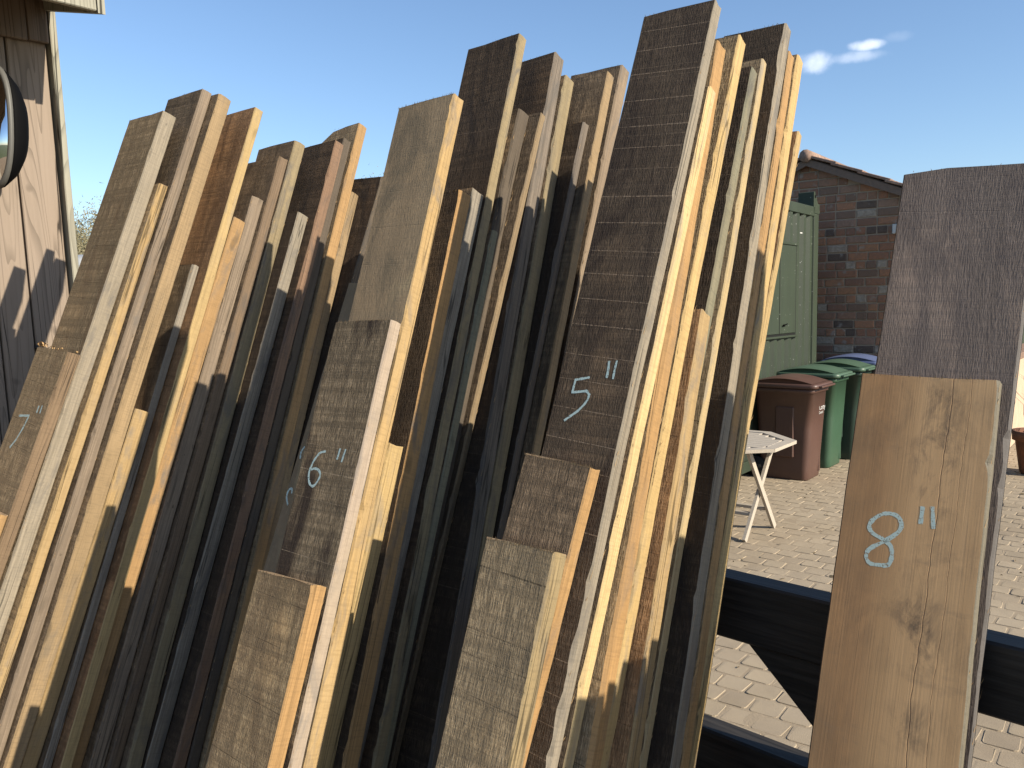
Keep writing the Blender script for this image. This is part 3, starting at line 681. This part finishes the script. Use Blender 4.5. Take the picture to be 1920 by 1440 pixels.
# ------------------------------------------------------------------ green shipping container
def paint(name, base, rough=.5):
    g = G(name); g.co(False); a_ = g.noise(2.2, 4); b_ = g.noise((8, 8, 1.2), 4, .65); c_ = g.noise(45., 2)
    col = g.mix(g.rng(a_, .35, .7, 0, .35), base, mul(base, 1.45)); col = g.mix(g.rng(b_, .48, .7, 0, .4), col, mul(base, .6))
    col = g.mix(g.rng(c_, .735, .76), col, (.6, .62, .58))
    return g.fin(col, rough, g.bump(c_, .1, .002), spec=.4)
CG = paint('container green paint', (.034, .050, .029), .6)
con = empty('shipping_container', yp(-3.1, 9.68)); tag(con, 'dark green corrugated shipping container behind the wheelie bins', 'container')
# local: x<=0 into the container, y from -6 (near) to 0 (far)
def corr(y0, y1, z0, z1, nm):
    pr = [(0, 0), (.07, 0), (.105, -.035), (.175, -.035), (.21, 0)]; pts = []; y = y0
    while y < y1 - .01:
        for dy, dx in pr[:4]:
            if y + dy < y1: pts.append((dx - .006, y + dy))
        y += .21
    pts.append((-.006, y1)); vs, fs = [], []
    for i, (x, yy) in enumerate(pts):
        vs += [(x, yy, z0), (x, yy, z1)]
        if i: k = 2 * i; fs.append((k - 2, k, k + 1, k - 1))
    return meshobj(nm, vs, fs, CG, con)
corr(-3.0, -.15, .16, 2.66, 'corrugated_side')
boxobj('roof_rail', -.08, .004, -2.9, -.15, 2.655, 2.76, CG, con, .004)
boxobj('bottom_rail', -.08, .004, -2.9, -.15, .06, .165, CG, con, .004)
boxobj('corner_post', -.16, .0, -.15, .0, .02, 2.69, CG, con, .004)
boxobj('corner_post', -.16, .002, -3.06, -2.9, .02, 2.79, CG, con, .004)
boxobj('wall_core', -2.44, -.06, -3.04, -.02, .05, 2.72, CG, con, 0)
# lifting eye with slanted top at the far corner
vs = [(x, y, z) for x in (-.17, .004) for y, z in ((-.19, 2.69), (.012, 2.69), (.012, 2.80), (-.045, 2.80), (-.155, 2.93), (-.19, 2.92))]
meshobj('corner_casting', vs, [(0, 1, 2, 3, 4, 5), (11, 10, 9, 8, 7, 6)] + [(i, i + 6, (i + 1) % 6 + 6, (i + 1) % 6) for i in range(6)], CG, con)
tubes('lifting_hole', [((.0, -.145, 2.875), (.006, -.145, 2.875), .02, .02)], BLK, con, 10)
g = G('door gap shadow'); GAP = g.fin((.006, .007, .006), .9)
boxobj('hatch_recess', -.03, .003, -1.75, -.72, 1.35, 2.32, GAP, con, 0)
boxobj('hatch_door', -.02, .012, -1.725, -1.235, 1.375, 2.295, CG, con, .004)
boxobj('hatch_door', -.02, .012, -1.215, -.755, 1.375, 2.295, CG, con, .004)
boxobj('hatch_frame', -.01, .016, -1.79, -.70, 2.30, 2.33, CG, con, .003)
boxobj('hatch_sill', -.01, .022, -1.79, -.69, 1.33, 1.352, CG, con, .003)
tubes('hatch_latch', [((.014, -1.12, 1.46), (.03, -1.12, 1.46), .012, .012), ((.03, -1.16, 1.46), (.03, -1.05, 1.475), .008, .006)], BLK, con)
g = G('white label'); WHT = g.fin((.75, .75, .72), .6)
boxobj('sticker', .0, .0035, -.62, -.55, 2.44, 2.452, WHT, con, 0)

# ------------------------------------------------------------------ brick outbuilding
g = G('lime mortar'); g.co(False); r = g.noise(90., 4, .7)
MORT = g.fin(g.mix(g.rng(r, .3, .7), (.44, .34, .25), (.54, .43, .33)), .95, g.bump(r, .8, .004))
def brickmat(name, island):
    g = G(name); g.co(); 
    if island: geo = g.n('ShaderNodeNewGeometry'); rn = geo.outputs['Random Per Island']
    else: rn = g.rand
    base = g.ramp(rn, [(0, (.46, .22, .13)), (.16, (.36, .19, .125)), (.30, (.56, .27, .15)), (.44, (.30, .19, .135)), (.55, (.45, .25, .165)), (.66, (.56, .28, .15)), (.74, (.15, .11, .09)), (.82, (.45, .28, .20)), (.92, (.58, .49, .39)), (1, (.33, .17, .11))], 'CONSTANT')
    a_ = g.noise(34., 4, .65); b_ = g.noise(11., 2)
    col = g.mix(g.rng(a_, .35, .68, 0, .65), base, (.24, .17, .125)); col = g.mix(g.rng(b_, .62, .72, 0, .7), col, (.46, .41, .36))
    return g.fin(col, .92, g.bump(a_, .8, .006))
BRK = brickmat('old brick', False); BRI = brickmat('old brick mass', True)
ob = empty('brick_outbuilding', yp(-3.4, 10.2)); tag(ob, 'low brick outbuilding with tiled gable roof behind the container', 'building')
HW, HE, HR = 1.62, 2.68, 3.37           # half width, eave height, ridge height of the wall
def wtop(x): return HR - (HR - HE) * abs(x) / HW
vs = [(x, y, z) for y in (.012, 5.5) for x, z in ((-HW, 0), (HW, 0), (HW, HE), (0, HR), (-HW, HE))]
meshobj('wall_core', vs, [(0, 1, 2, 3, 4), (9, 8, 7, 6, 5)] + [(i, i + 5, (i + 1) % 5 + 5, (i + 1) % 5) for i in range(5)], MORT, ob)
CH_, BL, JT = .0985, .232, .017
def bbox(x0, x1, z0, z1, rr):
    j = lambda: rr.uniform(-.003, .003)
    d = rr.uniform(-.004, .004)
    v = []
    f = [(x0 + j(), z0 + j()), (x1 + j(), z0 + j()), (x1 + j(), z1 + j()), (x0 + j(), z1 + j())]
    cx, cz = (x0 + x1) / 2, (z0 + z1) / 2
    v += [(x, .03, z) for x, z in f] + [(x, d + .005, z) for x, z in f] + [(cx + (x - cx) * .93, d, cz + (z - cz) * .84) for x, z in f]
    fs = [(0, 1, 5, 4), (1, 2, 6, 5), (2, 3, 7, 6), (3, 0, 4, 7), (4, 5, 9, 8), (5, 6, 10, 9), (6, 7, 11, 10), (7, 4, 8, 11), (8, 9, 10, 11)]
    return v, fs
vs_, fs_ = [], []; rr = random.Random(21); row = 0; z = .01; nb = 0
while z + CH_ < HR:
    x = -HW - (row % 2) * BL / 2 + rr.uniform(-.02, .02); head = (row % 4 == 1)
    while x < HW:
        ln = (BL / 2 if (head or rr.random() < .12) else BL); x0, x1 = max(x, -HW), min(x + ln - JT, HW)
        zt = z + CH_ - JT
        if x1 - x0 > .04 and zt < min(wtop(x0), wtop(x1)) + .05:
            v, f = bbox(x0, x1, z, zt, rr)
            if .02 < x0 and x1 < 1.6 and z > .75 and nb < 300 and wtop(x1) - zt > -.05:
                cx = (x0 + x1) / 2; cz = (z + zt) / 2
                o = meshobj('brick', [(p[0] - cx, p[1], p[2] - cz) for p in v], f, BRK, ob); o.location = (cx, 0, cz); nb += 1
            else:
                k = len(vs_); vs_ += v; fs_ += [tuple(i + k for i in q) for q in f]
        x += ln
    z += CH_; row += 1
o = meshobj('brickwork', vs_, fs_, BRI, ob); o['kind'] = 'stuff'
g = G('weathered clay tile'); g.co(); a_ = g.noise(25., 4, .6)
TILE = g.fin(g.mix(g.rng(a_, .35, .7), g.ramp(g.rand, [(0, (.42, .25, .18)), (1, (.55, .37, .28))]), (.22, .17, .14)), .9, g.bump(a_, .5, .004))
g = G('dark verge mortar'); g.co(); a_ = g.noise(30., 4); VERG = g.fin(g.mix(a_, (.17, .125, .10), (.30, .22, .175)), .95, g.bump(a_, .8, .01))
sl_ = math.atan2(HR - HE, HW); SLN = math.hypot(HW + .16, (HR - HE) / HW * (HW + .16))
for s in (-1, 1):
    ex, ez = s * (HW + .16), HR - (HR - HE) / HW * (HW + .16)
    vs = [(x, y, z + dz) for y in (-.05, 5.55) for x, z, dz in ((0, HR, .0), (ex, ez, .0), (ex, ez, .045), (0, HR, .045))]
    meshobj('roof_slope', vs, [(0, 1, 2, 3), (7, 6, 5, 4), (0, 4, 5, 1), (1, 5, 6, 2), (2, 6, 7, 3), (3, 7, 4, 0)], VERG, ob)
    vs = [(x, y, z + dz) for y in (-.085, -.052) for x, z, dz in ((0, HR, -.055), (ex, ez, -.055), (ex, ez, .03), (0, HR, .03))]
    meshobj('barge_board', vs, [(0, 1, 2, 3), (7, 6, 5, 4), (0, 4, 5, 1), (1, 5, 6, 2), (2, 6, 7, 3), (3, 7, 4, 0)], VERG, ob)
    for i in range(6):
        for j in range(3):
            t0 = i * .325; cx = s * (t0 + .19) * math.cos(sl_); cz = HR + .072 - (t0 + .19) * math.sin(sl_)
            o = boxobj('roof_tile', -.19, .19, -.135, .135, -.016, .016, TILE, ob, .005)
            o.location = (cx, -.11 + .135 + j * .28, cz); o.rotation_euler = (rr.uniform(-.02, .02), s * (sl_ - .055) + rr.uniform(-.012, .012), rr.uniform(-.015, .015))
tubes('ridge_tile', [((0, -.12, HR + .06), (0, .36, HR + .06), .075, .075), ((0, .36, HR + .058), (0, .84, HR + .058), .075, .075), ((0, .84, HR + .06), (0, 5.5, HR + .06), .075, .075)], TILE, ob, 10)
bxl = boxobj('wall_lamp', .975, 1.055, -.08, -.003, 2.45, 2.56, WHT, ob, .008)

# ------------------------------------------------------------------ wheelie bins
def plastic(name, base, rough=.45):
    g = G(name); g.co(); a_ = g.noise(5., 4); b_ = g.noise(220., 2); s_ = g.noise((60, 60, 4), 3)
    col = g.mix(g.rng(a_, .35, .7, 0, .4), base, mul(base, .75)); col = g.mix(g.rng(s_, .62, .75, 0, .25), col, mul(base, 1.7))
    return g.fin(col, rough, g.bump(b_, .12, .002), spec=.4)
BRN = plastic('brown bin plastic', (.125, .066, .05)); GRN = plastic('green bin plastic', (.055, .12, .07)); DGR = plastic('dark green bin plastic', (.03, .06, .042)); GLD = plastic('green lid plastic', (.085, .15, .10)); BLU = plastic('blue lid plastic', (.13, .17, .32)); BLD = plastic('charcoal bin plastic', (.03, .03, .035))
g = G('tyre rubber'); TYR = g.fin((.015, .015, .015), .9)
def bin_(loc, wd, dp, h, body, lid, label, text=None):
    """front towards +x, hinge at -x; loc = front right bottom corner frame: x in [-dp,0], y in [0,wd]"""
    e = empty('wheelie_bin', loc); tag(e, label, 'bin', 'wheelie bins by the container')
    k = .055
    rg = []
    for z, ins, r in ((0, .055, .05), (.012, .048, .06), (.10, .044, .06), (h * .55, .02, .065), (h - .045, .0, .065), (h - .04, -.018, .065), (h, -.018, .065)):
        rg.append(rrect(-dp + ins, -ins, ins * .7, wd - ins * .7, r, z))
    loft('body', rg, body, e)
    bm = bmesh.new(); box(bm, -.06, -.036, wd - .12, wd - .08, .05, h * .36, .006); bmobj('front_rib', bm, body, e)
    bm = bmesh.new(); box(bm, -dp * .62, -dp * .3, -.004, .05, h * .25, h * .8, .01); bmobj('side_panel', bm, body, e)
    # lid: flange, arched dome, front lip
    fl = [rrect(-dp - .04, .045, -.032, wd + .032, .06, h + .004), rrect(-dp - .04, .05, -.036, wd + .036, .06, h + .012), rrect(-dp - .04, .05, -.036, wd + .036, .06, h + .036), rrect(-dp - .03, .038, -.025, wd + .025, .06, h + .046)]
    ld = loft('lid', fl, lid, e)
    nx, ny = 16, 12; vs, fs = [], []
    for i in range(nx + 1):
        for j in range(ny + 1):
            s, t = i / nx, j / ny
            x = -dp - .015 + s * (dp + .02); y = -.012 + t * (wd + .024)
            arch = math.sin(math.pi * min(1, s * 1.02)) ** .8 * .062 + .006
            edge_ = min(1, min(t, 1 - t) * 9); arch *= .72 + .28 * edge_
            vs.append((x, y, h + .044 + arch))
    for i in range(nx):
        for j in range(ny): k_ = i * (ny + 1) + j; fs.append((k_, k_ + ny + 1, k_ + ny + 2, k_ + 1))
    for (idx) in ([(i * (ny + 1)) for i in range(nx + 1)], [(i * (ny + 1) + ny) for i in range(nx + 1)]):
        b0 = len(vs); vs += [(vs[q][0], vs[q][1], h + .038) for q in idx]
        for q in range(nx): fs.append((idx[q], idx[q + 1], b0 + q + 1, b0 + q))
    meshobj('lid_dome', vs, fs, lid, ld, smooth=True)
    bm = bmesh.new(); box(bm, .03, .085, .04, wd - .04, h + .010, h + .030, .006); bmobj('lid_lip', bm, lid, ld)
    tubes('handle', [((-dp - .06, .08, h - .02), (-dp - .06, wd - .08, h - .02), .015, .015), ((-dp - .06, .1, h - .02), (-dp + .02, .1, h - .03), .012, .012), ((-dp - .06, wd - .1, h - .02), (-dp + .02, wd - .1, h - .03), .012, .012)], body, e)
    for y in (-.0, wd - .04):
        w_ = tubes('wheel', [((-dp + .03, y, .10), (-dp + .03, y + .04, .10), .10, .10)], TYR, e, 18)
    if text:
        for s, zt, hh in text:
            cu = bpy.data.curves.new('print', 'FONT'); cu.body = s; cu.size = hh; cu.align_x = 'LEFT'; tob = bpy.data.objects.new('print', cu); COL.objects.link(tob)
            dg = bpy.context.evaluated_depsgraph_get(); me = bpy.data.meshes.new_from_object(tob.evaluated_get(dg)); bpy.data.objects.remove(tob)
            me.materials.clear(); me.materials.append(WHT); o = bpy.data.objects.new('lettering', me); link(o, e)
            # text x -> +y, text y -> z, facing +x
            fx = -.0085 - (.655 - zt) * .06
            o.matrix_local = Matrix(((0, 0, 1, fx), (1, 0, 0, wd * .52), (0, 1, 0, zt), (0, 0, 0, 1)))
    return e
bin_(yp(-2.53, 7.79), .47, .56, .885, BRN, BRN, 'brown wheelie bin with white lettering, nearest to the folding table', (('Corby', .665, .068), ('Council', .625, .040)))
bin_(yp(-2.55, 8.53), .47, .56, .93, GRN, GLD, 'mid green wheelie bin standing right behind the brown one')
bin_(yp(-2.47, 9.13), .43, .56, .955, DGR, GLD, 'dark green wheelie bin with green lid, third in the row')
bin_(yp(-2.46, 9.68), .43, .56, .985, BLD, BLU, 'dark bin with a blue lid against the brick wall')

# ------------------------------------------------------------------ folding garden table
g = G('silvered teak'); g.co(); a_ = g.noise((14, 200, 200), 3); TEAK = g.fin(g.mix(g.rng(a_, .35, .7), (.60, .53, .43), (.42, .36, .29)), .8, g.bump(a_, .4, .002))
tb = empty('folding_table', yp(-2.60, 5.83)); tag(tb, 'weathered octagonal slatted folding table in front of the brown bin', 'table')
AP = .53; R8 = AP / math.cos(math.pi / 8); Ht = .685
def octr(r, z, y0=None): return [(r * math.cos(rad(22.5 + 45 * i)), r * math.sin(rad(22.5 + 45 * i)), z) for i in range(8)]
# rim frame
o8, i8 = octr(R8, Ht), octr(R8 - .085, Ht); ol, il = octr(R8, Ht - .024), octr(R8 - .085, Ht - .024)
for i in range(8):
    j = (i + 1) % 8
    sh = .0015
    P = [o8[i], o8[j], i8[j], i8[i], ol[i], ol[j], il[j], il[i]]
    c = sum((Vector(p) for p in P), Vector()) / 8; P = [tuple(c + (Vector(p) - c) * .992) for p in P]
    meshobj('rim_board', P, [(0, 1, 2, 3), (7, 6, 5, 4), (0, 4, 5, 1), (1, 5, 6, 2), (2, 6, 7, 3), (3, 7, 4, 0)], TEAK, tb)
ri = AP - .085; n_ = 11; pw = 2 * ri / n_
for i in range(n_):
    y0, y1_ = -ri + i * pw + .004, -ri + (i + 1) * pw - .004; ym = max(abs(y0), abs(y1_)); half = ri - max(0, ym - ri * math.tan(math.pi / 8))
    boxobj('slat', -half + .003, half - .003, y0, y1_, Ht - .022, Ht - .003, TEAK, tb, .002)
def leg(nm, p, q, w_=.045, th=.022):
    p, q = Vector(p), Vector(q); d = (q - p).normalized(); x = Vector((1, 0, 0)); s = d.cross(x).normalized(); vs = []
    for pt in (p, q):
        for a_, b_ in ((-1, -1), (1, -1), (1, 1), (-1, 1)): vs.append(tuple(pt + x * th / 2 * a_ + s * w_ / 2 * b_))
    return meshobj(nm, vs, [(3, 2, 1, 0), (4, 5, 6, 7), (0, 1, 5, 4), (1, 2, 6, 5), (2, 3, 7, 6), (3, 0, 4, 7)], TEAK, tb)
for s in (1, -1):
    leg('leg', (s * .33, -.26, .005), (s * .33, .29, Ht - .03)); leg('leg', (s * .36, .24, .005), (s * .36, -.27, Ht - .03))
boxobj('stretcher', -.34, .34, -.135, -.10, .16, .185, TEAK, tb, .003); boxobj('stretcher', -.34, .34, .10, .135, .155, .18, TEAK, tb, .003)

# ------------------------------------------------------------------ far right: rendered wall, pot with twiggy shrub
g = G('cream render'); g.co(False); a_ = g.noise(6., 5); CRM = g.fin(g.mix(g.rng(a_, .35, .7), (.68, .52, .37), (.60, .44, .31)), .9, g.bump(g.noise(80., 3), .4, .004))
rw = empty('rendered_wall', yp(-1.28, 9.62)); tag(rw, 'low cream rendered wall with brick coping at the right edge', 'wall')
boxobj('wall', -.22, 0, 0, 4.5, 0, .98, CRM, rw, .01)
for i in range(16): boxobj('coping_brick', -.24, .02, .005 + i * .26, .255 + i * .26, .985, 1.06, BRI, rw, .006)
g = G('terracotta'); g.co(); a_ = g.noise(12., 4); TER = g.fin(g.mix(g.rng(a_, .35, .7), (.30, .13, .07), (.20, .10, .065)), .85, g.bump(a_, .2, .004))
g = G('potting soil'); SOIL = g.fin((.03, .022, .016), 1.)
pt_ = empty('terracotta_pot', yp(-.86, 9.38)); tag(pt_, 'terracotta pot on the paving at the right edge', 'pot')
def circ(r, z, n=24): return [(r * math.cos(2 * math.pi * i / n), r * math.sin(2 * math.pi * i / n), z) for i in range(n)]
loft('vessel', [circ(.15, 0), circ(.165, .02), circ(.21, .33), circ(.235, .33), circ(.24, .42), circ(.215, .42), circ(.20, .36)], TER, pt_)
g = G('twig bark'); g.co(); TWG = g.fin(g.mix(g.noise(30.), (.11, .075, .05), (.19, .14, .10)), .9)
def shrub(name, loc, h, seed, label, n=26, spread=.5):
    rr = random.Random(seed); segs = []
    for i in range(n):
        p = Vector((rr.uniform(-.05, .05), rr.uniform(-.05, .05), 0)); d = Vector((rr.gauss(0, spread), rr.gauss(0, spread), 1)).normalized(); r = rr.uniform(.004, .008)
        for s in range(5):
            q = p + d * h / 5 * rr.uniform(.8, 1.2); segs.append((p, q, r, r * .72)); r *= .72; 
            if s > 1: 
                e_ = (d + Vector((rr.gauss(0, .6), rr.gauss(0, .6), rr.gauss(.1, .4)))).normalized(); segs.append((q, q + e_ * h * .18, r * .8, r * .3))
            p = q; d = (d + Vector((rr.gauss(0, .16), rr.gauss(0, .16), rr.gauss(0, .05)))).normalized()
    o = tubes(name, segs, TWG, None, 4, mtx=Matrix.Translation(loc)); tag(o, label, 'shrub'); return o
shrub('bare_shrub', yp(-.86, 9.38, .355), .62, 4, 'bare twiggy shrub growing in the terracotta pot')

# ------------------------------------------------------------------ trees beyond the yard on the left
g = G('tree bark'); g.co(); BARK = g.fin(g.mix(g.noise(14., 4), (.07, .055, .04), (.15, .12, .09)), .95)
g = G('spring twigs'); g.co(False); BUD = g.fin(g.mix(g.noise(1.3, 3), (.26, .23, .13), (.36, .32, .20)), .95)
def tree(loc, h, seed, label):
    rr = random.Random(seed); e = empty('bare_tree', loc, rr.uniform(0, 6)); tag(e, label, 'tree', 'spring trees beyond the yard')
    segs = [((0, 0, 0), (0, 0, h * .3), h * .035, h * .026)]; tips = []
    for i in range(11):
        p = Vector((0, 0, h * rr.uniform(.18, .42))); az = rr.uniform(0, 6.28); d = Vector((math.cos(az) * .7, math.sin(az) * .7, rr.uniform(.6, 1.3))).normalized(); r = h * .014
        for s in range(4):
            q = p + d * h * rr.uniform(.11, .17); segs.append((p, q, r, r * .65)); r *= .65; p = q; tips.append(p.copy())
            d = (d + Vector((rr.gauss(0, .3), rr.gauss(0, .3), rr.gauss(.1, .2)))).normalized()
    tubes('trunk', segs, BARK, e, 5)
    vs, fs = [], []
    for p in tips:
        for q in range(1300):
            c = p + Vector((rr.gauss(0, h * .06), rr.gauss(0, h * .06), rr.gauss(0, h * .055))); d = Vector((rr.gauss(0, 1), rr.gauss(0, 1), rr.gauss(.6, 1))).normalized() * h * rr.uniform(.01, .03); s = d.cross(Vector((rr.gauss(0, 1), rr.gauss(0, 1), rr.gauss(0, 1)))).normalized() * h * rr.uniform(.0018, .004)
            k = len(vs); vs += [tuple(c - s), tuple(c + s), tuple(c + d)]; fs.append((k, k + 1, k + 2))
    meshobj('crown', vs, fs, BUD, e)
for i, (x, y, h) in enumerate(((-12.4, 25, 4.7), (-13.6, 26, 4.9), (-11.2, 26, 4.5), (-14.9, 25.5, 4.4), (-4.6, 31, 6.3))):
    tree((x, y, -.03), h, 40 + i, ('budding tree seen between the shed and the left stack', 'taller budding tree behind the shed corner', 'budding tree mostly hidden by the left stack', 'budding tree hidden behind the shed', 'distant tree whose tip shows over the dark planks')[i])
g = G('galvanised steel'); g.co(); GAL = g.fin(g.mix(g.noise(40., 3), (.45, .47, .48), (.62, .64, .65)), .5, metal=.4)
tk = loft('water_tank', [circ(.55, 0), circ(.55, 1.35), circ(.5, 1.42), circ(.1, 1.5)], GAL, None, mtx=Matrix.Translation((-9.65, 19, 1.55)))
tag(tk, 'pale galvanised tank on a stand beyond the shed corner', 'tank')
